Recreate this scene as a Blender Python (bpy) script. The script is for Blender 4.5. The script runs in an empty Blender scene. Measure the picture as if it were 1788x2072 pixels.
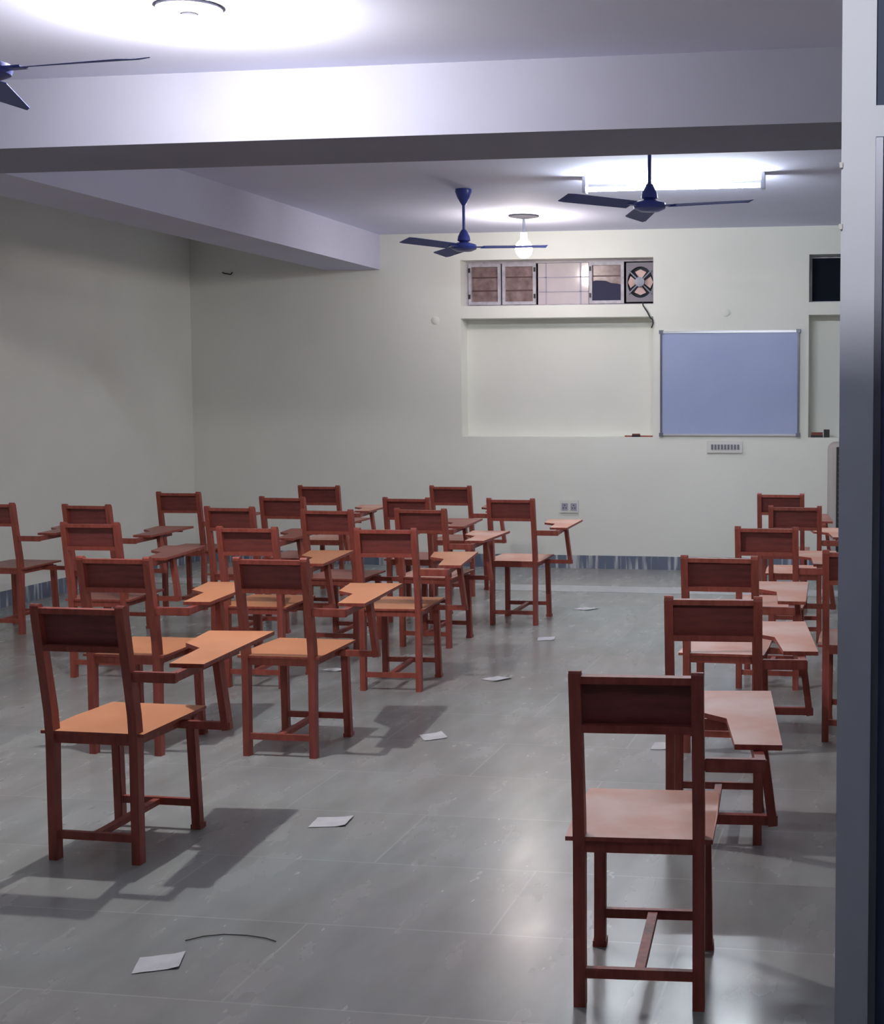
import bpy, bmesh, math, random
from mathutils import Vector, Matrix
random.seed(7)
C = bpy.context.scene.collection
S = bpy.context.scene
PI = math.pi

# ------------------------------------------------------------------ camera
W, H, F, CX, CY = 1788, 2072, 2924.67, 1311.76, 1014.62
cam = bpy.data.cameras.new('camera'); co = bpy.data.objects.new('camera', cam); C.objects.link(co)
cam.sensor_fit = 'AUTO'; cam.sensor_width = 36; cam.lens = F / H * 36
cam.shift_x = -(CX - W / 2) / H; cam.shift_y = (CY - H / 2) / H
R_ = Vector((0.98706657, 0.16030515, -0.00135601)); U_ = Vector((-0.00999538, 0.06998358, 0.99749807)); V_ = Vector((-0.15999897, 0.98458344, -0.07068076))
M = Matrix((R_, U_, -V_)).transposed().to_4x4(); M.translation = (0, 0, 1.53)
co.matrix_world = M; cam.clip_start = .05
S.camera = co

# ------------------------------------------------------------------ world, exposure
w = bpy.data.worlds.new('world'); S.world = w; w.use_nodes = True
w.node_tree.nodes['Background'].inputs[0].default_value = (.02, .025, .05, 1)
w.node_tree.nodes['Background'].inputs[1].default_value = 1
S.view_settings.view_transform = 'Standard'; S.view_settings.look = 'None'
S.view_settings.gamma = 1; S.view_settings.use_curve_mapping = False
S.view_settings.exposure = 0.62
BULB_NEAR, BULB_FAR, TUBE, POST_LIGHT = 2450, 92, 165, 2000  # the last strength feeds the added lamp for the door post
BULB_COL, TUBE_COL = (1, .96, .93), (.88, .94, 1)

# ------------------------------------------------------------------ materials
def srgb(r, g, b):
    f = lambda c: (c / 255 / 12.92) if c / 255 <= .04045 else ((c / 255 + .055) / 1.055) ** 2.4
    return (f(r), f(g), f(b), 1)

def mat(name, col, rough=.6, col2=None, scale=6, metal=0, spec=.5, bump=0, contrast=(.35, .65), stretch=None, coat=0):
    m = bpy.data.materials.new(name); m.use_nodes = True; nt = m.node_tree
    b = nt.nodes['Principled BSDF']; b.inputs['Base Color'].default_value = col
    b.inputs['Roughness'].default_value = rough; b.inputs['Metallic'].default_value = metal
    b.inputs['Specular IOR Level'].default_value = spec; b.inputs['Coat Weight'].default_value = coat
    if col2 or bump:
        tc = nt.nodes.new('ShaderNodeTexCoord'); mp = nt.nodes.new('ShaderNodeMapping')
        nt.links.new(tc.outputs['Object'], mp.inputs[0])
        if stretch: mp.inputs['Scale'].default_value = stretch
        n = nt.nodes.new('ShaderNodeTexNoise'); n.inputs['Scale'].default_value = scale; n.inputs['Detail'].default_value = 5
        nt.links.new(mp.outputs[0], n.inputs['Vector'])
        if col2:
            r = nt.nodes.new('ShaderNodeValToRGB')
            r.color_ramp.elements[0].position = contrast[0]; r.color_ramp.elements[1].position = contrast[1]
            r.color_ramp.elements[0].color = col; r.color_ramp.elements[1].color = col2
            nt.links.new(n.outputs['Fac'], r.inputs[0]); nt.links.new(r.outputs[0], b.inputs['Base Color'])
        if bump:
            bp = nt.nodes.new('ShaderNodeBump'); bp.inputs['Strength'].default_value = bump; bp.inputs['Distance'].default_value = .01
            nt.links.new(n.outputs['Fac'], bp.inputs['Height']); nt.links.new(bp.outputs[0], b.inputs['Normal'])
    return m

def emit(name, col, s):
    m = bpy.data.materials.new(name); m.use_nodes = True; nt = m.node_tree
    nt.nodes.remove(nt.nodes['Principled BSDF'])
    e = nt.nodes.new('ShaderNodeEmission'); e.inputs[0].default_value = (*col, 1); e.inputs[1].default_value = s
    nt.links.new(e.outputs[0], nt.nodes['Material Output'].inputs[0]); return m

m_wall = mat('wall_paint', (.79, .80, .745, 1), .75, (.83, .84, .785, 1), 1.3, spec=.25)
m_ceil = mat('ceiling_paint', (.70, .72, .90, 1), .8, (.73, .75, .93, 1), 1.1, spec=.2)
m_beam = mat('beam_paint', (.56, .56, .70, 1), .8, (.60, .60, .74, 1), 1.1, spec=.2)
m_cross = mat('dimmed_beam_paint', (.27, .275, .355, 1), .8, (.30, .305, .385, 1), 1.1, spec=.2)  # beam paint darkened here to offset the near bulb's strong light
m_bounce_cut = mat('bounce_cut_dark', (.05, .055, .07, 1), .8)  # made dark to cut light bouncing off the unseen front wall and lintel
m_wood = mat('red_brown_wood', (.25, .050, .035, 1), .48, (.35, .080, .055, 1), 9, stretch=(6, 6, .8))
m_dark = mat('dark_shaded_wood', (.15, .036, .032, 1), .55, (.22, .052, .044, 1), 10, stretch=(1, 6, 6))  # backrest shade partly put into the wood colour; duster handles share it
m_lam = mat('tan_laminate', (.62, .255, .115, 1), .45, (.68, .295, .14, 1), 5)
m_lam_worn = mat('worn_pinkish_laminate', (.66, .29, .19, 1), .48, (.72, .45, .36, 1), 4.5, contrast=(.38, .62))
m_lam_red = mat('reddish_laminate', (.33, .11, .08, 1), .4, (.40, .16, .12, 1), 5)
m_steel = mat('grey_painted_steel', (.30, .32, .40, 1), .45, spec=.5)
m_post = mat('pale_painted_steel', (.56, .60, .70, 1), .5, spec=.4)
m_white = mat('white_plastic', (.72, .72, .70, 1), .4)
m_black = mat('black_plastic', (.015, .015, .02, 1), .5)
m_blue = mat('navy_enamel', (.045, .065, .30, 1), .35)
m_blade = mat('blue_grey_blade', (.05, .075, .27, 1), .6)
m_board = mat('whiteboard_surface', (.36, .42, .66, 1), .35, (.39, .45, .68, 1), 2, spec=.35)
m_alu = mat('aluminium', (.55, .56, .60, 1), .35, metal=.8)
m_alud = mat('dark_aluminium', (.16, .17, .22, 1), .4, metal=.6)
m_win = mat('window_paint', (.40, .38, .44, 1), .5, (.55, .52, .58, 1), 20)
m_pane = mat('mottled_brown_glass', (.16, .10, .10, 1), .3, (.34, .24, .24, 1), 14, contrast=(.3, .7))  # pane colour mottled between two browns
m_pale = mat('wall_reflection_glass', (.60, .53, .56, 1), .12, (.66, .59, .61, 1), 5)  # glass pane; the wall's reflection is put into its pale colour
m_navy = mat('dark_cloth', (.03, .03, .07, 1), .8)
m_void = mat('unlit_opening_dark', (.012, .016, .024, 1), .9, spec=.1)  # flat dark sheet standing in for the unlit window opening
m_dglass = mat('dark_glass', (.010, .014, .028, 1), .25, spec=.5)
m_paper = mat('paper', (.68, .68, .70, 1), .7, (.58, .58, .60, 1), 12)
m_door = mat('dark_blue_panel', (.045, .065, .12, 1), .6, spec=.2)
m_skirt = None

def floor_mat():
    m = bpy.data.materials.new('polished_stone_floor'); m.use_nodes = True; nt = m.node_tree; L = nt.links.new
    b = nt.nodes['Principled BSDF']; N = nt.nodes.new
    tc = N('ShaderNodeTexCoord')
    br = N('ShaderNodeTexBrick'); br.offset = .5; L(tc.outputs['Object'], br.inputs['Vector'])
    br.inputs['Scale'].default_value = 1; br.inputs['Brick Width'].default_value = 1.1; br.inputs['Row Height'].default_value = .56
    br.inputs['Mortar Size'].default_value = .004; br.inputs['Mortar Smooth'].default_value = .3
    br.inputs['Color1'].default_value = (.93, .94, .95, 1); br.inputs['Color2'].default_value = (1.07, 1.06, 1.05, 1); br.inputs['Mortar'].default_value = (1.22, 1.22, 1.22, 1)
    n1 = N('ShaderNodeTexNoise'); n1.inputs['Scale'].default_value = .55; n1.inputs['Detail'].default_value = 6; L(tc.outputs['Object'], n1.inputs['Vector'])
    r1 = N('ShaderNodeValToRGB'); r1.color_ramp.elements[0].position = .30; r1.color_ramp.elements[1].position = .70
    r1.color_ramp.elements[0].color = (.33, .30, .285, 1); r1.color_ramp.elements[1].color = (.34, .39, .38, 1); L(n1.outputs['Fac'], r1.inputs[0])
    n2 = N('ShaderNodeTexNoise'); n2.inputs['Scale'].default_value = 4; n2.inputs['Detail'].default_value = 4; n2.inputs['Roughness'].default_value = .5
    mp = N('ShaderNodeMapping'); mp.inputs['Scale'].default_value = (1.8, .6, 1); L(tc.outputs['Object'], mp.inputs[0]); L(mp.outputs[0], n2.inputs['Vector'])
    r2 = N('ShaderNodeMapRange'); r2.inputs[1].default_value = .25; r2.inputs[2].default_value = .75; r2.inputs[3].default_value = .87; r2.inputs[4].default_value = 1.13; L(n2.outputs['Fac'], r2.inputs[0])
    x1 = N('ShaderNodeMix'); x1.data_type = 'RGBA'; x1.blend_type = 'MULTIPLY'; x1.inputs[0].default_value = 1
    L(r1.outputs[0], x1.inputs[6]); L(r2.outputs[0], x1.inputs[7])
    x2 = N('ShaderNodeMix'); x2.data_type = 'RGBA'; x2.blend_type = 'MULTIPLY'; x2.inputs[0].default_value = 1
    L(x1.outputs[2], x2.inputs[6]); L(br.outputs['Color'], x2.inputs[7])
    L(x2.outputs[2], b.inputs['Base Color'])
    mr = N('ShaderNodeMapRange'); mr.inputs[3].default_value = .15; mr.inputs[4].default_value = .36; L(n2.outputs['Fac'], mr.inputs[0]); L(mr.outputs[0], b.inputs['Roughness'])
    b.inputs['Specular IOR Level'].default_value = .5
    bp = N('ShaderNodeBump'); bp.inputs['Strength'].default_value = .12; bp.inputs['Distance'].default_value = .01; L(n1.outputs['Fac'], bp.inputs['Height']); L(bp.outputs[0], b.inputs['Normal'])
    return m

def skirt_mat():
    m = bpy.data.materials.new('dripped_blue_skirting'); m.use_nodes = True; nt = m.node_tree; L = nt.links.new; N = nt.nodes.new
    b = nt.nodes['Principled BSDF']; tc = N('ShaderNodeTexCoord'); mp = N('ShaderNodeMapping'); mp.inputs['Scale'].default_value = (22, 22, 1.6); L(tc.outputs['Object'], mp.inputs[0])
    n = N('ShaderNodeTexNoise'); n.inputs['Scale'].default_value = 1; n.inputs['Detail'].default_value = 3; L(mp.outputs[0], n.inputs['Vector'])
    r = N('ShaderNodeValToRGB'); r.color_ramp.elements[0].position = .50; r.color_ramp.elements[1].position = .62
    r.color_ramp.elements[0].color = (.14, .17, .24, 1); r.color_ramp.elements[1].color = (.55, .56, .60, 1); L(n.outputs['Fac'], r.inputs[0]); L(r.outputs[0], b.inputs['Base Color'])
    b.inputs['Roughness'].default_value = .5; return m
m_floor = floor_mat(); m_skirt = skirt_mat()
m_band = mat('pale_terrazzo', (.48, .50, .51, 1), .4, (.58, .60, .61, 1), 12)

# ------------------------------------------------------------------ helpers
def obj(name, bm, mats, parent=None, bevel=0, smooth=False):
    if bevel:
        bmesh.ops.bevel(bm, geom=[e for e in bm.edges if len(e.link_faces) == 2 and e.calc_face_angle(0) > .6], offset=bevel, segments=2, affect='EDGES', profile=.5, clamp_overlap=True)
    bmesh.ops.recalc_face_normals(bm, faces=bm.faces)
    me = bpy.data.meshes.new(name); bm.to_mesh(me); bm.free()
    for m in (mats if isinstance(mats, (list, tuple)) else [mats]): me.materials.append(m)
    if smooth:
        for p in me.polygons: p.use_smooth = True
        me.set_sharp_from_angle(angle=.7)
    o = bpy.data.objects.new(name, me); C.objects.link(o)
    if parent: o.parent = parent
    return o

def empty(name, loc, rz=0):
    o = bpy.data.objects.new(name, None); C.objects.link(o); o.location = loc; o.rotation_euler = (0, 0, rz); o.empty_display_size = .1; return o

def tag(o, label, cat, group=None):
    o['label'] = label; o['category'] = cat
    if group: o['group'] = group
    return o

def struct(o): o['kind'] = 'structure'; return o

def box(bm, x0, x1, y0, y1, z0, z1, mi=0):
    v = [bm.verts.new(p) for p in [(x0, y0, z0), (x1, y0, z0), (x1, y1, z0), (x0, y1, z0), (x0, y0, z1), (x1, y0, z1), (x1, y1, z1), (x0, y1, z1)]]
    fs = [bm.faces.new([v[i] for i in f]) for f in [(0, 3, 2, 1), (4, 5, 6, 7), (0, 1, 5, 4), (1, 2, 6, 5), (2, 3, 7, 6), (3, 0, 4, 7)]]
    for f in fs: f.material_index = mi
    return v
def bx(*a):
    bm = bmesh.new(); box(bm, *a); return bm

def bar(bm, p0, p1, w, d, side=(1, 0, 0)):
    """square-section bar from p0 to p1, w along `side`, d across"""
    p0, p1 = Vector(p0), Vector(p1); ax = (p1 - p0).normalized(); s = Vector(side); s = (s - ax * s.dot(ax)).normalized(); t = ax.cross(s)
    vs = []
    for p in (p0, p1):
        for a, b in ((-1, -1), (1, -1), (1, 1), (-1, 1)): vs.append(bm.verts.new(p + s * a * w / 2 + t * b * d / 2))
    for f in [(0, 3, 2, 1), (4, 5, 6, 7), (0, 1, 5, 4), (1, 2, 6, 5), (2, 3, 7, 6), (3, 0, 4, 7)]: bm.faces.new([vs[i] for i in f])

def sweep(bm, pts, w, d):
    """rect section swept along a polyline in the YZ plane; w along x, d (list) in y"""
    rings = []
    for (x, y, z), dd in zip(pts, d):
        rings.append([bm.verts.new((x + a * w / 2, y + b * dd / 2, z)) for a, b in ((-1, -1), (1, -1), (1, 1), (-1, 1))])
    bm.faces.new(rings[0][::-1]); bm.faces.new(rings[-1])
    for r0, r1 in zip(rings, rings[1:]):
        for i in range(4): bm.faces.new((r0[i], r0[(i + 1) % 4], r1[(i + 1) % 4], r1[i]))

def prism(bm, pts, z0, z1, top_mi=0, mi=0):
    lo = [bm.verts.new((x, y, z0)) for x, y in pts]; hi = [bm.verts.new((x, y, z1)) for x, y in pts]
    f = bm.faces.new(lo[::-1]); f.material_index = mi
    f = bm.faces.new(hi); f.material_index = top_mi
    n = len(pts)
    for i in range(n):
        f = bm.faces.new((lo[i], lo[(i + 1) % n], hi[(i + 1) % n], hi[i])); f.material_index = mi

def lathe(bm, prof, n=32, c=(0, 0, 0), axis='z'):
    rings = []
    for r, h in prof:
        ring = []
        for k in range(n):
            a = 2 * PI * k / n; p = (r * math.cos(a), r * math.sin(a), h)
            if axis == 'y': p = (p[0], -p[2], p[1])
            ring.append(bm.verts.new((p[0] + c[0], p[1] + c[1], p[2] + c[2])))
        rings.append(ring)
    for a, b in zip(rings, rings[1:]):
        for k in range(n): bm.faces.new((a[k], a[(k + 1) % n], b[(k + 1) % n], b[k]))
    bm.faces.new(rings[0][::-1]); bm.faces.new(rings[-1])

def tube(bm, pts, r, n=8):
    rings = []; up = Vector((.3, .2, 1))
    pts = [Vector(p) for p in pts]
    for i, p in enumerate(pts):
        d = (pts[min(i + 1, len(pts) - 1)] - pts[max(i - 1, 0)]).normalized(); s = d.cross(up).normalized(); t = d.cross(s)
        rings.append([bm.verts.new(p + (s * math.cos(2 * PI * k / n) + t * math.sin(2 * PI * k / n)) * r) for k in range(n)])
    for a, b in zip(rings, rings[1:]):
        for k in range(n): bm.faces.new((a[k], a[(k + 1) % n], b[(k + 1) % n], b[k]))
    bm.faces.new(rings[0][::-1]); bm.faces.new(rings[-1])

# ------------------------------------------------------------------ room shell
XL, XR, YB, YF, ZC = -6.42, 3.2, 12.77, -1.6, 3.03
struct(obj('floor', bx(XL - .2, XR + .2, YF - 2.2, YB + .6, -.2, 0), m_floor))
struct(obj('trim_1', bx(XL, XR, 11.19, 11.55, -.004, .003), m_band))['label'] = 'pale band across the stone floor'
struct(obj('ceiling', bx(XL - .2, XR + .2, YF - 2.2, YB + .6, ZC, ZC + .2), m_ceil))
struct(obj('wall_left', bx(XL - .2, XL, YF - .2, YB + .6, 0, ZC), m_wall))
struct(obj('wall_right', bx(XR, XR + .2, YF - .2, YB + .6, 0, ZC), m_wall))
# back wall with two niches: recess below, ledge, window opening above
bm = bmesh.new()
N1 = (-3.80, -2.03); N2 = (-.655, 1.115); REC = .20
xs = [XL, N1[0], N1[1], N2[0], N2[1], XR]
for i in (0, 2, 4): box(bm, xs[i], xs[i + 1], YB, YB + .5, 0, ZC)
for i in (1, 3):
    box(bm, xs[i], xs[i + 1], YB, YB + .5, 0, 1.19)
    box(bm, xs[i], xs[i + 1], YB + REC, YB + .5, 1.19, 2.262)
    box(bm, xs[i], xs[i + 1], YB, YB + .5, 2.262, 2.372)
    box(bm, xs[i], xs[i + 1], YB, YB + .5, 2.785, ZC)
struct(obj('wall_back', bm, m_wall))
struct(obj('wall_front', bx(XL, XR, YF - .15, YF, 0, ZC), m_bounce_cut))
struct(obj('trim_4', bx(XL, XR, 1.0, 1.1, 2.02, 2.46), m_bounce_cut))['label'] = 'added unseen lintel that shades the lower door post'  # added out of view to keep the lamp off the lower post
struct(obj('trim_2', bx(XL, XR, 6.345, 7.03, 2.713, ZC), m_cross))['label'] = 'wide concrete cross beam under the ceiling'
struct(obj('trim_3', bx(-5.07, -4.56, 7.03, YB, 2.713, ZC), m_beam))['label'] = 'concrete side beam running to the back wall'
struct(obj('baseboard_back', bx(XL, XR, YB - .012, YB, .0, .118), m_skirt))
struct(obj('baseboard_left', bx(XL, XL + .012, YF, YB - .012, .0, .118), m_skirt))

# ------------------------------------------------------------------ windows
def window(n, x0, x1, panels, cat):
    r = struct(empty('window_%d' % n, ((x0 + x1) / 2, YB + REC, 2.372))); cx = (x0 + x1) / 2
    z1 = .413
    bm = bmesh.new(); a, b = x0 - cx, x1 - cx; y0, y1 = -.02, .03
    box(bm, a, b, y0, y1, 0, .018); box(bm, a, b, y0, y1, z1 - .018, z1); box(bm, a, a + .018, y0, y1, .018, z1 - .018); box(bm, b - .018, b, y0, y1, .018, z1 - .018)
    obj('window_frame', bm, m_win, r)
    for kind, p0, p1 in panels:
        p0 -= cx; p1 -= cx
        if kind == 'sash' or kind == 'cloth':
            f = obj('casement', bars_frame(p0, p1, .028, z1), m_win, r)
            obj('pane', bx(p0 + .027, p1 - .027, -.006, 0, .045, z1 - .045), m_pane, f)
            bm = bmesh.new()
            for zz in (.15, .27): box(bm, p0 + .027, p1 - .027, -.012, -.007, zz - .006, zz + .006)
            obj('grille_bar', bm, m_alud if kind == 'x' else mat('brown_bar', (.10, .05, .05, 1), .5), f)
            bm = bmesh.new()
            hx = p0 + .004 if kind == 'cloth' or p0 < -.7 else p1 - .018
            for zz in (.075, .315): box(bm, hx, hx + .016, -.045, -.03, zz, zz + .04)
            obj('hinge', bm, m_black, f)
            if kind == 'cloth':
                bm = bmesh.new(); pts = [(p0 + .03, .045), (p1 - .03, .045), (p1 - .03, .19), (p1 - .07, .20), (p1 - .12, .205), (p1 - .17, .225), (p0 + .06, .23), (p0 + .03, .22)]
                lo = [bm.verts.new((x, -.016, z)) for x, z in pts]; hi = [bm.verts.new((x, -.024, z)) for x, z in pts]
                bm.faces.new(lo); bm.faces.new(hi[::-1])
                for i in range(len(pts)): bm.faces.new((lo[i], lo[(i + 1) % len(pts)], hi[(i + 1) % len(pts)], hi[i]))
                obj('dark_backing', bm, m_navy, f)
        elif kind == 'pale':
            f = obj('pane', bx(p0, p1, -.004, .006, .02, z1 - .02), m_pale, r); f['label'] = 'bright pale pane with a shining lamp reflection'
            bm = bmesh.new()
            for zz in (.135, .265): box(bm, p0, p1, -.012, -.005, zz - .004, zz + .004)
            for xx in (p0 + .075, p1 - .075): box(bm, xx - .006, xx + .006, -.012, -.005, .02, z1 - .02)
            obj('grille_bar', bm, mat('faint_grille', (.42, .38, .48, 1), .5), r)
        elif kind == 'dark':
            obj('pane', bx(p0, p1, -.002, .01, .018, z1 - .018), m_void, r)
    return r

def bars_frame(p0, p1, t, z1):
    bm = bmesh.new()
    box(bm, p0, p0 + t, -.035, -.005, .02, z1 - .02); box(bm, p1 - t, p1, -.035, -.005, .02, z1 - .02)
    box(bm, p0 + t, p1 - t, -.035, -.005, .02, .02 + t); box(bm, p0 + t, p1 - t, -.035, -.005, z1 - .02 - t, z1 - .02)
    return bm
w1 = window(1, N1[0], N1[1], [('sash', -3.775, -3.47), ('sash', -3.455, -3.14), ('pale', -3.125, -2.655), ('cloth', -2.645, -2.325)], 'window')
obj('backing_wall', bx(-.885, .885, .28, .30, -.01, .42), m_dglass, w1)
w2 = window(2, N2[0], N2[1], [('dark', -.64, 1.10)], 'window')

# exhaust fan in the right part of the window opening
ef = tag(empty('exhaust_fan', (-2.172, YB + REC - .04, 2.578)), 'small exhaust fan set in right end of the high window', 'fan')
bm = bmesh.new()   # square plate with round opening
n = 32; sq = []; ci = []
for k in range(n):
    a = 2 * PI * k / n; c, s_ = math.cos(a), math.sin(a); m_ = max(abs(c), abs(s_))
    sq.append((c / m_ * .128, s_ / m_ * .175)); ci.append((c * .118, s_ * .140))
for y, fl in ((-.012, 1), (.012, -1)):
    A = [bm.verts.new((x, y, z)) for x, z in sq]; B = [bm.verts.new((x, y, z)) for x, z in ci]
    for k in range(n):
        bm.faces.new((A[k], A[(k + 1) % n], B[(k + 1) % n], B[k]))
    if fl == 1: A0, B0 = A, B
for k in range(n):
    bm.faces.new((A0[k], A0[(k + 1) % n], A[(k + 1) % n], A[k])); bm.faces.new((B0[k], B0[(k + 1) % n], B[(k + 1) % n], B[k]))
obj('housing', bm, mat('housing_grey', (.22, .20, .24, 1), .5), ef)
bm = bmesh.new(); lathe(bm, [(.012, .0), (.040, .0), (.043, .012), (.043, .045), (.02, .05)], 24, (0, -.01, 0), 'y'); obj('motor', bm, m_steel, ef, smooth=True)
for k in range(4):
    a = PI / 4 + k * PI / 2; bm = bmesh.new(); bar(bm, (.035 * math.cos(a), -.022, .035 * math.sin(a)), (.15 * math.cos(a), -.022, .15 * math.sin(a)), .012, .012, (0, 1, 0)); obj('strut', bm, m_alud, ef)
m_eb = mat('pinkish_blade', (.62, .42, .40, 1), .4)
for k in range(4):
    a0 = PI / 2 + k * PI / 2; bm = bmesh.new(); pts = []
    for rr, da in ((.035, -.35), (.105, -.55), (.115, 0), (.105, .5), (.035, .3)):
        pts.append((rr * math.cos(a0 + da), rr * math.sin(a0 + da), da))
    lo = [bm.verts.new((x, .004 + .012 * d, z)) for x, z, d in pts]; hi = [bm.verts.new((x, .001 + .012 * d, z)) for x, z, d in pts]
    bm.faces.new(lo); bm.faces.new(hi[::-1])
    for i in range(5): bm.faces.new((lo[i], lo[(i + 1) % 5], hi[(i + 1) % 5], hi[i]))
    obj('blade', bm, m_eb, ef)
bm = bmesh.new(); box(bm, -.13, .13, .03, .04, -.18, .18); obj('back_plate', bm, m_dglass, ef)
bm = bmesh.new(); tube(bm, [(-2.15, 12.93, 2.40), (-2.13, 12.80, 2.385), (-2.12, 12.755, 2.36), (-2.08, 12.752, 2.30), (-2.055, 12.755, 2.25), (-2.035, 12.757, 2.235), (-2.03, 12.757, 2.20), (-2.045, 12.757, 2.16)], .006)
tag(obj('power_cable', bm, m_black), 'thin dark cable hanging over the ledge below the exhaust fan', 'cable')

# ------------------------------------------------------------------ whiteboard and wall fittings
wb = tag(empty('whiteboard', (-1.35, YB, 1.205)), 'blue-tinted framed whiteboard mounted on the back wall', 'whiteboard')
obj('board_surface', bx(-.60, .60, -.018, -.004, .01, .915), m_board, wb)
for z0, z1 in ((.905, .925), (0, .016)): obj('frame_rail', bx(-.61, .61, -.026, -.001, z0, z1), m_alu, wb)
for x0 in (-.616, .600): obj('frame_side', bx(x0, x0 + .015, -.026, -.001, 0, .925), m_alud, wb)
for x in (-.607, .607):
    for z in (.008, .917):
        obj('corner_cap', bx(x - .018, x + .018, -.03, -.001, z - .016, z + .016), m_alud, wb, .003)
sb = tag(empty('switch_board', (-1.39, YB, 1.105)), 'white switch board with a row of switches under the whiteboard', 'switch board')
obj('switch_plate', bx(-.158, .158, -.022, -.001, -.052, .052), m_white, sb, .004)
for k in range(9):
    obj('switch', bx(-.118 + k * .029, -.100 + k * .029, -.030, -.021, -.022, .022), mat('switch_grey', (.18, .18, .24, 1), .4) if k == 0 else bpy.data.materials['switch_grey'], sb)
sk = tag(empty('wall_socket', (-2.80, YB, .56)), 'white double power socket low on the back wall', 'socket')
obj('socket_plate', bx(-.085, .085, -.016, -.001, -.055, .055), m_white, sk, .003)
for x in (-.04, .042):
    f = obj('socket', bx(x - .028, x + .028, -.020, -.0155, -.035, .030), mat('socket_grey', (.36, .36, .44, 1), .4), sk)
    bm = bmesh.new()
    for dx, dz in ((-.012, -.012), (.012, -.012), (0, .012)): box(bm, x + dx - .004, x + dx + .004, -.0215, -.0195, dz - .005, dz + .005)
    obj('socket_hole', bm, m_black, f)
for x, z, l in ((-4.038, 2.248, 'round blank cover plate on back wall left of the high window'), (-1.383, 2.291, 'round blank cover plate on back wall above the whiteboard')):
    bm = bmesh.new(); lathe(bm, [(.036, 0), (.036, .006), (.03, .01)], 24, (x, YB - .0005, z), 'y'); tag(obj('cover_plate', bm, m_wall, smooth=True), l, 'cover plate')
bm = bmesh.new(); tube(bm, [(-6.09, YB - .002, 2.71), (-6.06, YB - .02, 2.70), (-6.0, YB - .02, 2.69), (-5.985, YB - .02, 2.71)], .006)
tag(obj('wall_hook', bm, m_black), 'small dark wire hook high on the back wall near the left corner', 'hook')
# things lying in the niches
bm = bmesh.new(); bar(bm, (-2.30, 12.83, 1.197), (-2.045, 12.82, 1.197), .016, .012); tag(obj('wooden_stick', bm, m_wood, bevel=.002), 'short brown stick lying in the niche below the high window', 'stick')
dd = tag(empty('duster', (-2.19, 12.80, 1.19)), 'dark board duster lying on the stick in the window niche', 'duster')
obj('handle', bx(-.035, .035, -.02, -.0, .018, .030), m_dark, dd, .002); obj('felt_pad', bx(-.037, .037, -.022, .002, .0005, .018), m_black, dd)
dd = tag(empty('duster', (-.58, 12.83, 1.19)), 'dark duster lying in the niche beside the door post', 'duster')
obj('handle', bx(-.05, .05, -.02, .02, .02, .045), m_dark, dd, .003); obj('felt_pad', bx(-.052, .052, -.024, .024, .0005, .02), m_black, dd)
tag(obj('chalk_box', bx(-.52, -.47, 12.80, 12.86, 1.1905, 1.26), m_black, bevel=.002), 'small black box standing in the niche beside the door post', 'box')

# air cooler, rounded cream body with dark louvred front, seen from its side
ac = tag(empty('air_cooler', (-.46, 12.1, 0)), 'tall cream cabinet with rounded corner and dark front at the back wall', 'cooler')
bm = bmesh.new(); v = box(bm, 0, .72, 0, .42, .08, 1.165)
es = [e for e in bm.edges if all(abs(q.co.z - 1.165) < 1e-5 for q in e.verts) or (abs(e.verts[0].co.x - e.verts[1].co.x) < 1e-5 and abs(e.verts[0].co.y - e.verts[1].co.y) < 1e-5)]
bmesh.ops.bevel(bm, geom=es, offset=.05, segments=5, affect='EDGES', profile=.5)
obj('body', bm, mat('cream_enamel', (.42, .38, .36, 1), .5), ac, smooth=True)
bm = bmesh.new(); box(bm, .075, .67, -.012, .004, .12, 1.13); obj('front_panel', bm, m_black, ac)
bm = bmesh.new()
for k in range(20): box(bm, .09, .655, -.022, -.010, .16 + k * .047, .168 + k * .047)
obj('louvre', bm, m_alud, ac)
for x in (.05, .67):
    for y in (.05, .37): obj('leg', bx(x - .02, x + .02, y - .02, y + .02, 0, .085), m_black, ac)

# ------------------------------------------------------------------ steel door frame with dark glass beside the camera
DY = 2.80
df = struct(empty('door_1', (-.052, DY, 0))); df['label'] = 'grey steel door post with dark glazed side panel'
obj('door_post', bx(-.032, .032, -.006, .006, 0, ZC), m_post, df, .002)
obj('crossbar', bx(.032, 1.2, -.005, .005, 2.022, 2.080), m_post, df, .001)
obj('inner_stile', bx(.0325, .046, -.004, .01, .0, 2.021), m_alud, df)
obj('far_post', bx(1.2, 1.26, -.03, .03, 0, ZC), m_post, df, .002)
obj('bottom_rail', bx(.033, 1.2, -.02, .02, 0, .12), m_alud, df)
obj('glass_panel', bx(.030, 1.2, .0065, .012, .12, 2.022), m_door, df)
obj('transom_glass', bx(.030, 1.2, .0065, .012, 2.080, ZC), m_door, df)
for z in (1.965, 1.85):
    bm = bmesh.new(); lathe(bm, [(.003, 0), (.004, .01)], 10, (-.032, -.01, z)); obj('hinge_pin', bm, m_white, df)
struct(obj('wall_partition_right', bx(1.21, XR, DY - .06, DY + .06, 0, ZC), m_wall))

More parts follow.
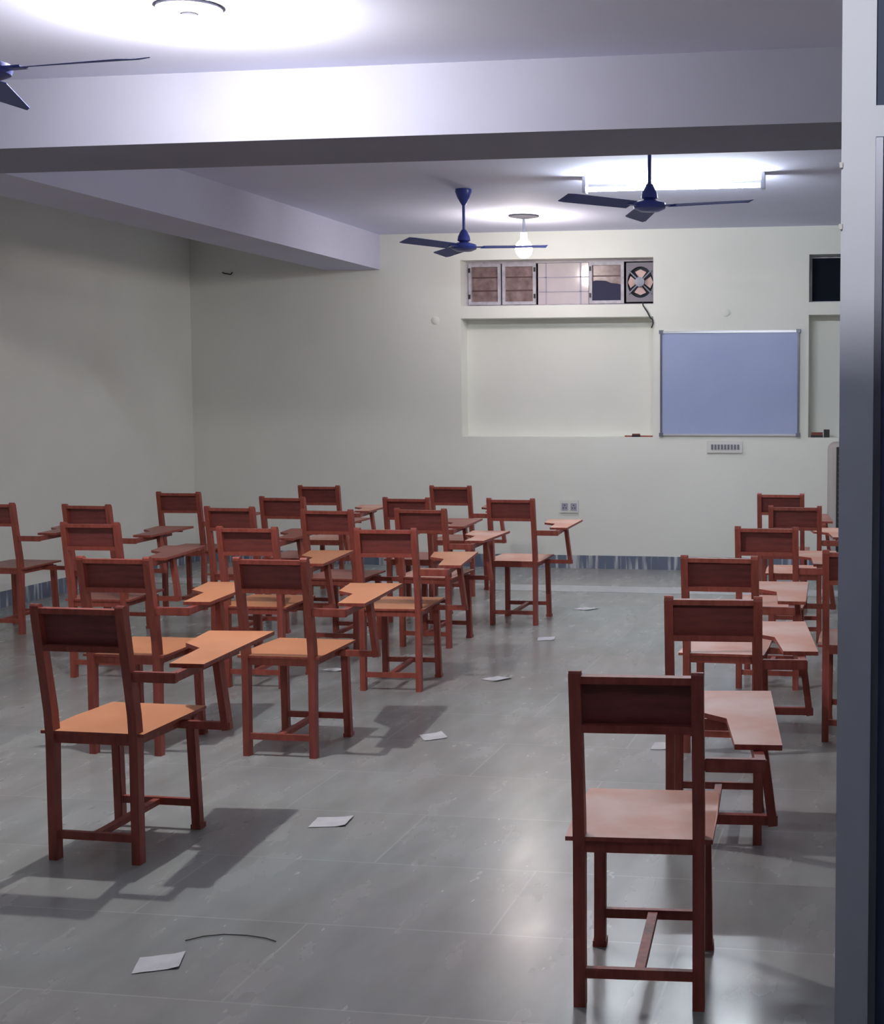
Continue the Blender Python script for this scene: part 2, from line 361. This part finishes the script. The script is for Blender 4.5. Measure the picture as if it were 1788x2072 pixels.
# ------------------------------------------------------------------ lamps
def bulb_lamp(x, y, strength, label, drop, rad, col=BULB_COL):
    t = tag(empty('bulb_lamp', (x, y, ZC)), label, 'lamp')
    bm = bmesh.new(); lathe(bm, [(.125, -.0005), (.125, -.010), (.06, -.022), (.02, -.028)], 32); obj('ceiling_rose', bm, mat('rose_silhouette', (.04, .04, .05, 1), .8, spec=.1), t, smooth=True)  # rose colour darkened so it reads as a silhouette above the bulb
    bm = bmesh.new(); lathe(bm, [(.012, -.02), (.012, -drop + .05)], 12); obj('stem', bm, m_steel, t, smooth=True)
    bm = bmesh.new(); lathe(bm, [(.02, -drop + .055), (.028, -drop + .05), (.03, -drop), (.02, -drop - .004)], 20); obj('holder', bm, m_white, t, smooth=True)
    bm = bmesh.new(); pr = []
    for k in range(13):
        a = PI * k / 12; pr.append((max(.004, rad * math.sin(a)), -drop - .003 - rad * 1.1 * (1 - math.cos(a))))
    lathe(bm, pr, 24); obj('bulb', bm, emit('bulb_glow_%d' % int(strength), col, strength), t, smooth=True)
    return t
bulb_lamp(-2.925, 11.65, BULB_FAR, 'glowing round bulb hanging on short stem near the high window', .19, .070, (1, .90, .84))
bulb_lamp(-2.64, 5.30, BULB_NEAR, 'glowing bulb hanging from the ceiling in front of the wide cross beam', .06, .03)
t = bulb_lamp(-.35, .45, POST_LIGHT, 'added unseen hooded bulb that brightens the top of the door post', .22, .035)  # added lamp out of view, brightens the upper door post
bm = bmesh.new(); box(bm, -.16, .16, -.13, .12, -.345, -.340); box(bm, -.16, .16, -.135, -.13, -.345, -.08); box(bm, -.165, -.16, -.135, .12, -.345, -.08); box(bm, .16, .165, -.135, .12, -.345, -.08)
obj('added_hood', bm, m_black, t)  # added shield that sends this lamp's light forward only
t = tag(empty('tube_light', (-1.41, 9.71, ZC)), 'glowing fluorescent tube on its batten behind the right ceiling fan', 'light')
obj('batten', bx(-.60, .60, .03, .09, -.035, -.0005), m_white, t, .003)
bm = bmesh.new(); lathe(bm, [(.015, -.585), (.015, .585)], 20); bmesh.ops.rotate(bm, verts=bm.verts, cent=(0, 0, 0), matrix=Matrix.Rotation(PI / 2, 3, 'Y')); bmesh.ops.translate(bm, verts=bm.verts, vec=(0, 0, -.085))
obj('tube', bm, emit('tube_glow', TUBE_COL, TUBE), t, smooth=True)
for s_ in (-1, 1):
    bm = bmesh.new(); box(bm, s_ * .605 - .012, s_ * .605 + .012, -.02, .06, -.11, -.0005); obj('tube_holder', bm, m_alu, t, .003)

# ------------------------------------------------------------------ ceiling fans (at rest)
def make_fan():
    t = empty('ceiling_fan', (0, 0, ZC))
    bm = bmesh.new(); lathe(bm, [(.058, -.0005), (.060, -.02), (.045, -.06), (.022, -.10), (.012, -.115)], 28); obj('canopy', bm, m_blue, t, smooth=True)
    bm = bmesh.new(); lathe(bm, [(.0105, -.10), (.0105, -.30)], 14); obj('down_rod', bm, m_blue, t, smooth=True)
    bm = bmesh.new(); lathe(bm, [(.012, -.285), (.022, -.295), (.042, -.335), (.047, -.365), (.030, -.375), (.020, -.385)], 28); obj('lower_canopy', bm, m_blue, t, smooth=True)
    bm = bmesh.new(); lathe(bm, [(.02, -.375), (.05, -.380), (.088, -.393), (.094, -.408), (.088, -.425), (.055, -.440), (.02, -.443)], 36); obj('motor', bm, m_blue, t, smooth=True)
    for k in range(3):
        a = 2 * PI * k / 3; bm = bmesh.new(); zz = -.412
        n = 10; L0, L1 = .13, .60; top = []; bot = []
        for i in range(n + 1):
            r = L0 + (L1 - L0) * i / n; u = i / n; wd = (.052 + .012 * u) * (1 if u < .97 else .75); tw = .014
            for sd in (-1, 1):
                top.append(bm.verts.new((r, sd * wd, zz + sd * tw + .0015))); bot.append(bm.verts.new((r, sd * wd, zz + sd * tw - .0015)))
        for i in range(n):
            j = 2 * i
            bm.faces.new((top[j], top[j + 2], top[j + 3], top[j + 1])); bm.faces.new((bot[j], bot[j + 1], bot[j + 3], bot[j + 2]))
            bm.faces.new((top[j], bot[j], bot[j + 2], top[j + 2])); bm.faces.new((top[j + 1], top[j + 3], bot[j + 3], bot[j + 1]))
        bm.faces.new((top[0], top[1], bot[1], bot[0])); bm.faces.new((top[-2], bot[-2], bot[-1], top[-1]))
        bmesh.ops.rotate(bm, verts=bm.verts, cent=(0, 0, 0), matrix=Matrix.Rotation(a, 3, 'Z')); b = obj('blade', bm, m_blade, t)
        bm = bmesh.new(); bar(bm, (.07, 0, zz), (.16, 0, zz), .045, .006, (0, 1, 0)); bmesh.ops.rotate(bm, verts=bm.verts, cent=(0, 0, 0), matrix=Matrix.Rotation(a, 3, 'Z')); obj('blade_bracket', bm, m_blue, b)
    return t
def copy_tree(o, parent=None, mm=None):
    c = o.copy(); C.objects.link(c)
    if parent: c.parent = parent
    for ch in list(o.children): copy_tree(ch, c)
    return c
fan = make_fan()
for i, (x, y, a, l) in enumerate([(-2.985, 10.13, 4, 'dark blue ceiling fan hanging left of the glowing bulb'), (-1.321, 8.18, -12, 'dark blue ceiling fan hanging in front of the tube light'), (-2.95, 4.45, -6, 'dark ceiling fan near the top left, in front of the cross beam')]):
    o = fan if i == 0 else copy_tree(fan)
    o.location = (x, y, ZC); o.rotation_euler[2] = math.radians(a); tag(o, l, 'ceiling fan', 'ceiling fans')

# ------------------------------------------------------------------ tablet-arm chairs
def make_chair(lam, pad_rot):
    t = empty('tablet_arm_chair', (0, 0, 0))
    for s_ in (-1, 1):   # rear legs run up as back posts, leaning back above the seat
        bm = bmesh.new(); x = s_ * .150
        sweep(bm, [(x, 0, 0), (x, 0, .2), (x, .004, .41), (x, -.004, .50), (x, -.040, .70), (x, -.066, .852), (x, -.069, .862), (x, -.0705, .868)], .030, [.036, .036, .042, .040, .036, .034, .026, .012])
        obj('leg', bm, m_wood, t, .003)
        bm = bmesh.new(); bar(bm, (s_ * .150, .405, 0), (s_ * .145, .385, .412), .032, .036); bmesh.ops.bevel(bm, geom=bm.edges[:], offset=.003, segments=2, affect='EDGES')
        bar(bm, (s_ * .150, .407, 0), (s_ * .150, .406, .018), .038, .042)
        obj('leg', bm, m_wood, t)
    bm = bmesh.new(); prism(bm, [(-.185, -.012), (.185, -.012), (.188, .20), (.182, .425), (-.182, .425), (-.188, .20)], .430, .441, 1, 0)
    for v in bm.verts:   # post notches are hidden by the posts; slight dish towards the back
        if v.co.y < .1: v.co.z -= .004
    obj('seat', bm, [m_wood, lam], t)
    bm = bmesh.new(); box(bm, -.135, .135, -.004, .016, .395, .427); box(bm, -.135, .135, .375, .395, .395, .430); box(bm, -.156, -.138, .02, .37, .395, .430); box(bm, .138, .156, .02, .37, .395, .430)
    obj('seat_frame', bm, m_wood, t, .002)
    def yb(z): return -.040 - (z - .70) * .171
    bm = bmesh.new(); bar(bm, (0, yb(.73) + .012, .725), (0, yb(.84) + .012, .848), .272, .008); obj('backrest', bm, m_dark, t)
    bm = bmesh.new(); bar(bm, (-.136, yb(.848), .847), (.136, yb(.848), .847), .018, .034, (0, 0, 1)); obj('top_rail', bm, m_wood, t, .003)
    bm = bmesh.new(); bar(bm, (-.136, yb(.722), .722), (.136, yb(.722), .722), .020, .034, (0, 0, 1)); obj('bottom_rail', bm, m_wood, t, .003)
    bm = bmesh.new(); bar(bm, (-.136, 0, .085), (.136, 0, .085), .026, .018, (0, 0, 1)); obj('stretcher', bm, m_wood, t, .002)
    bm = bmesh.new(); bar(bm, (-.134, .400, .095), (.134, .400, .095), .026, .018, (0, 0, 1)); obj('stretcher', bm, m_wood, t, .002)
    bm = bmesh.new(); bar(bm, (0, .009, .088), (0, .391, .094), .026, .020); obj('stretcher', bm, m_wood, t, .002)
    # arm: out to the right, then forward under the writing pad
    bm = bmesh.new(); bar(bm, (.165, -.030, .632), (.318, -.030, .632), .034, .024, (0, 0, 1)); bmesh.ops.bevel(bm, geom=bm.edges[:], offset=.003, segments=2, affect='EDGES')
    obj('arm_rail', bm, m_wood, t)
    bm = bmesh.new(); bar(bm, (.304, -.042, .632), (.262, .50, .632), .026, .028); obj('arm_rail', bm, m_wood, t, .003)
    bm = bmesh.new(); bar(bm, (.150, .285, .405), (.345, .285, .405), .026, .022, (0, 0, 1)); obj('support_bar', bm, m_wood, t, .002)
    bm = bmesh.new(); bar(bm, (.332, .285, .392), (.300, .285, .645), .024, .040); obj('arm_support', bm, m_wood, t, .003)
    pts = [(.236, .065), (.356, .065), (.322, .745), (.072, .728), (.108, .455), (.205, .360)]
    a = math.radians(pad_rot); ox, oy = .30, .2
    pts = [(ox + (x - ox) * math.cos(a) - (y - oy) * math.sin(a), oy + (x - ox) * math.sin(a) + (y - oy) * math.cos(a)) for x, y in pts]
    bm = bmesh.new(); prism(bm, pts, .647, .661, 1, 0); obj('writing_pad', bm, [m_wood, lam], t)
    bm = bmesh.new(); bar(bm, (.13, .60, .6395), (.29, .61, .6395), .024, .014, (0, 1, 0)); obj('pad_batten', bm, m_wood, t)
    return t

LB, RB = 'left block of tablet chairs', 'right block of tablet chairs'
# x, y (rear-leg midpoint), yaw, laminate, label
CH = [
 (-2.565, 4.354, -1, 0, 'tan tablet chair nearest the camera in the left block, casting a broad pad shadow', LB),
 (-3.215, 5.72, 1, 0, 'tan tablet chair directly behind the leftmost nearest chair'),
 (-4.25, 7.30, 3, 2, 'reddish tablet chair against the left side, third row from the front left'),
 (-5.00, 8.55, -1, 2, 'dark tablet chair at far left half hidden behind another chair'),
 (-5.02, 9.80, 2, 2, 'reddish pad tablet chair standing in front of the left corner of the room'),
 (-2.54, 5.785, 0, 0, 'tan tablet chair second from the front of the left block, beside the aisle'),
 (-3.285, 7.17, 2, 0, 'tan tablet chair with lit orange back rails behind the dark-backed aisle chair'),
 (-4.01, 8.50, -1, 2, 'dark backed chair directly behind the orange-railed left chair'),
 (-4.06, 9.42, -2, 2, 'dark tablet chair just left in front of the farthest left-block chair'),
 (-4.31, 10.68, 2, 1, 'farthest tablet chair of the left block with pale writing pad'),
 (-2.54, 7.20, 3, 0, 'tan tablet chair third along the aisle with bright red-brown rails'),
 (-3.32, 8.37, -1, 2, 'red-padded tablet chair behind and between the two tan aisle chairs'),
 (-3.19, 9.46, 0, 2, 'dark tablet chair second row from the back, left of the aisle'),
 (-2.78, 8.52, -2, 1, 'tablet chair with worn pinkish pad directly behind the third aisle chair'),
 (-3.29, 10.80, 0, 2, 'dark tablet chair nearest the back wall left of the aisle'),
 (-2.465, 9.47, 0, 1, 'lone dark tablet chair at the aisle end below the wall socket'),
 (-.594, 3.50, 4, 1, 'large dark-backed tablet chair with worn pink seat nearest the camera'),
 (-.565, 4.87, 4, 1, 'second tablet chair of the right block with cleaner tan pad'),
 (-.680, 6.13, -1, 1, 'third tablet chair of the right block'),
 (-.595, 7.56, -1, 1, 'fourth tablet chair of the right block with red recessed back'),
 (-.540, 9.05, 2, 1, 'fifth tablet chair of the right block before the cream cabinet'),
 (-.71, 10.23, 0, 2, 'farthest tablet chair of the right block with dark back'),
 (-.095, 6.43, 0, 1, 'tablet chair half hidden behind the grey door post'),
 (-5.70, 8.60, 0, 2, 'outermost tablet chair by the left wall'),
]
protos = {}
for i, c in enumerate(CH):
    x, y, yaw, k, label = c[:5]
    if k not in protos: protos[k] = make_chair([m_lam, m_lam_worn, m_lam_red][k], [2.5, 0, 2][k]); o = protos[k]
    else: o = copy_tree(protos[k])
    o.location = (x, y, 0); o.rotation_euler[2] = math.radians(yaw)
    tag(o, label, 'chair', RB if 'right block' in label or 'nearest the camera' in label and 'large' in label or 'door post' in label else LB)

# ------------------------------------------------------------------ papers on the floor
P = [(-1.963, 4.896, .13, .12, 15, 'creased white paper scrap on floor between the left and right chairs'),
     (-1.93, 3.57, .12, .11, 28, 'white paper scrap nearest the camera at bottom left'),
     (-2.006, 6.235, .11, .12, 40, 'white paper scrap beside the shadow of the second aisle chair'),
     (-2.078, 7.599, .11, .12, -25, 'white paper scrap right of the third aisle chair'),
     (-2.115, 8.934, .11, .12, 20, 'white paper scrap in the aisle before the lone aisle-end chair'),
     (-2.13, 10.274, .13, .13, -20, 'farthest white paper scrap, right of the lone aisle-end chair'),
     (-.93, 6.223, .13, .13, 10, 'white paper scrap left of the second right-block chair legs'),
     (-3.05, 7.72, .12, .08, -10, 'white paper scrap under the left-block chairs')]
for x, y, a, b, r, l in P:
    bm = bmesh.new(); n = 5; g = []
    for i in range(n):
        for j in range(n):
            u, v = i / (n - 1) - .5, j / (n - 1) - .5
            g.append(bm.verts.new((u * a + v * .02, v * b, .001 + (.010 * max(0, u - .3) * 2 + random.random() * .002))))
    for i in range(n - 1):
        for j in range(n - 1): bm.faces.new((g[i * n + j], g[(i + 1) * n + j], g[(i + 1) * n + j + 1], g[i * n + j + 1]))
    r_ = bmesh.ops.extrude_face_region(bm, geom=bm.faces[:]); bmesh.ops.translate(bm, verts=[e for e in r_['geom'] if isinstance(e, bmesh.types.BMVert)], vec=(0, 0, .001))
    o = obj('paper_scrap', bm, m_paper); o.location = (x, y, 0); o.rotation_euler[2] = math.radians(r); tag(o, l, 'paper', 'paper scraps on the floor')

bm = bmesh.new(); tube(bm, [(-1.936, 3.731, .003), (-1.90, 3.770, .003), (-1.85, 3.793, .003), (-1.779, 3.796, .003), (-1.72, 3.785, .003), (-1.68, 3.765, .003)], .0015, 6)
tag(obj('thread', bm, m_black), 'thin dark curved thread lying on the floor near the nearest paper scrap', 'thread')
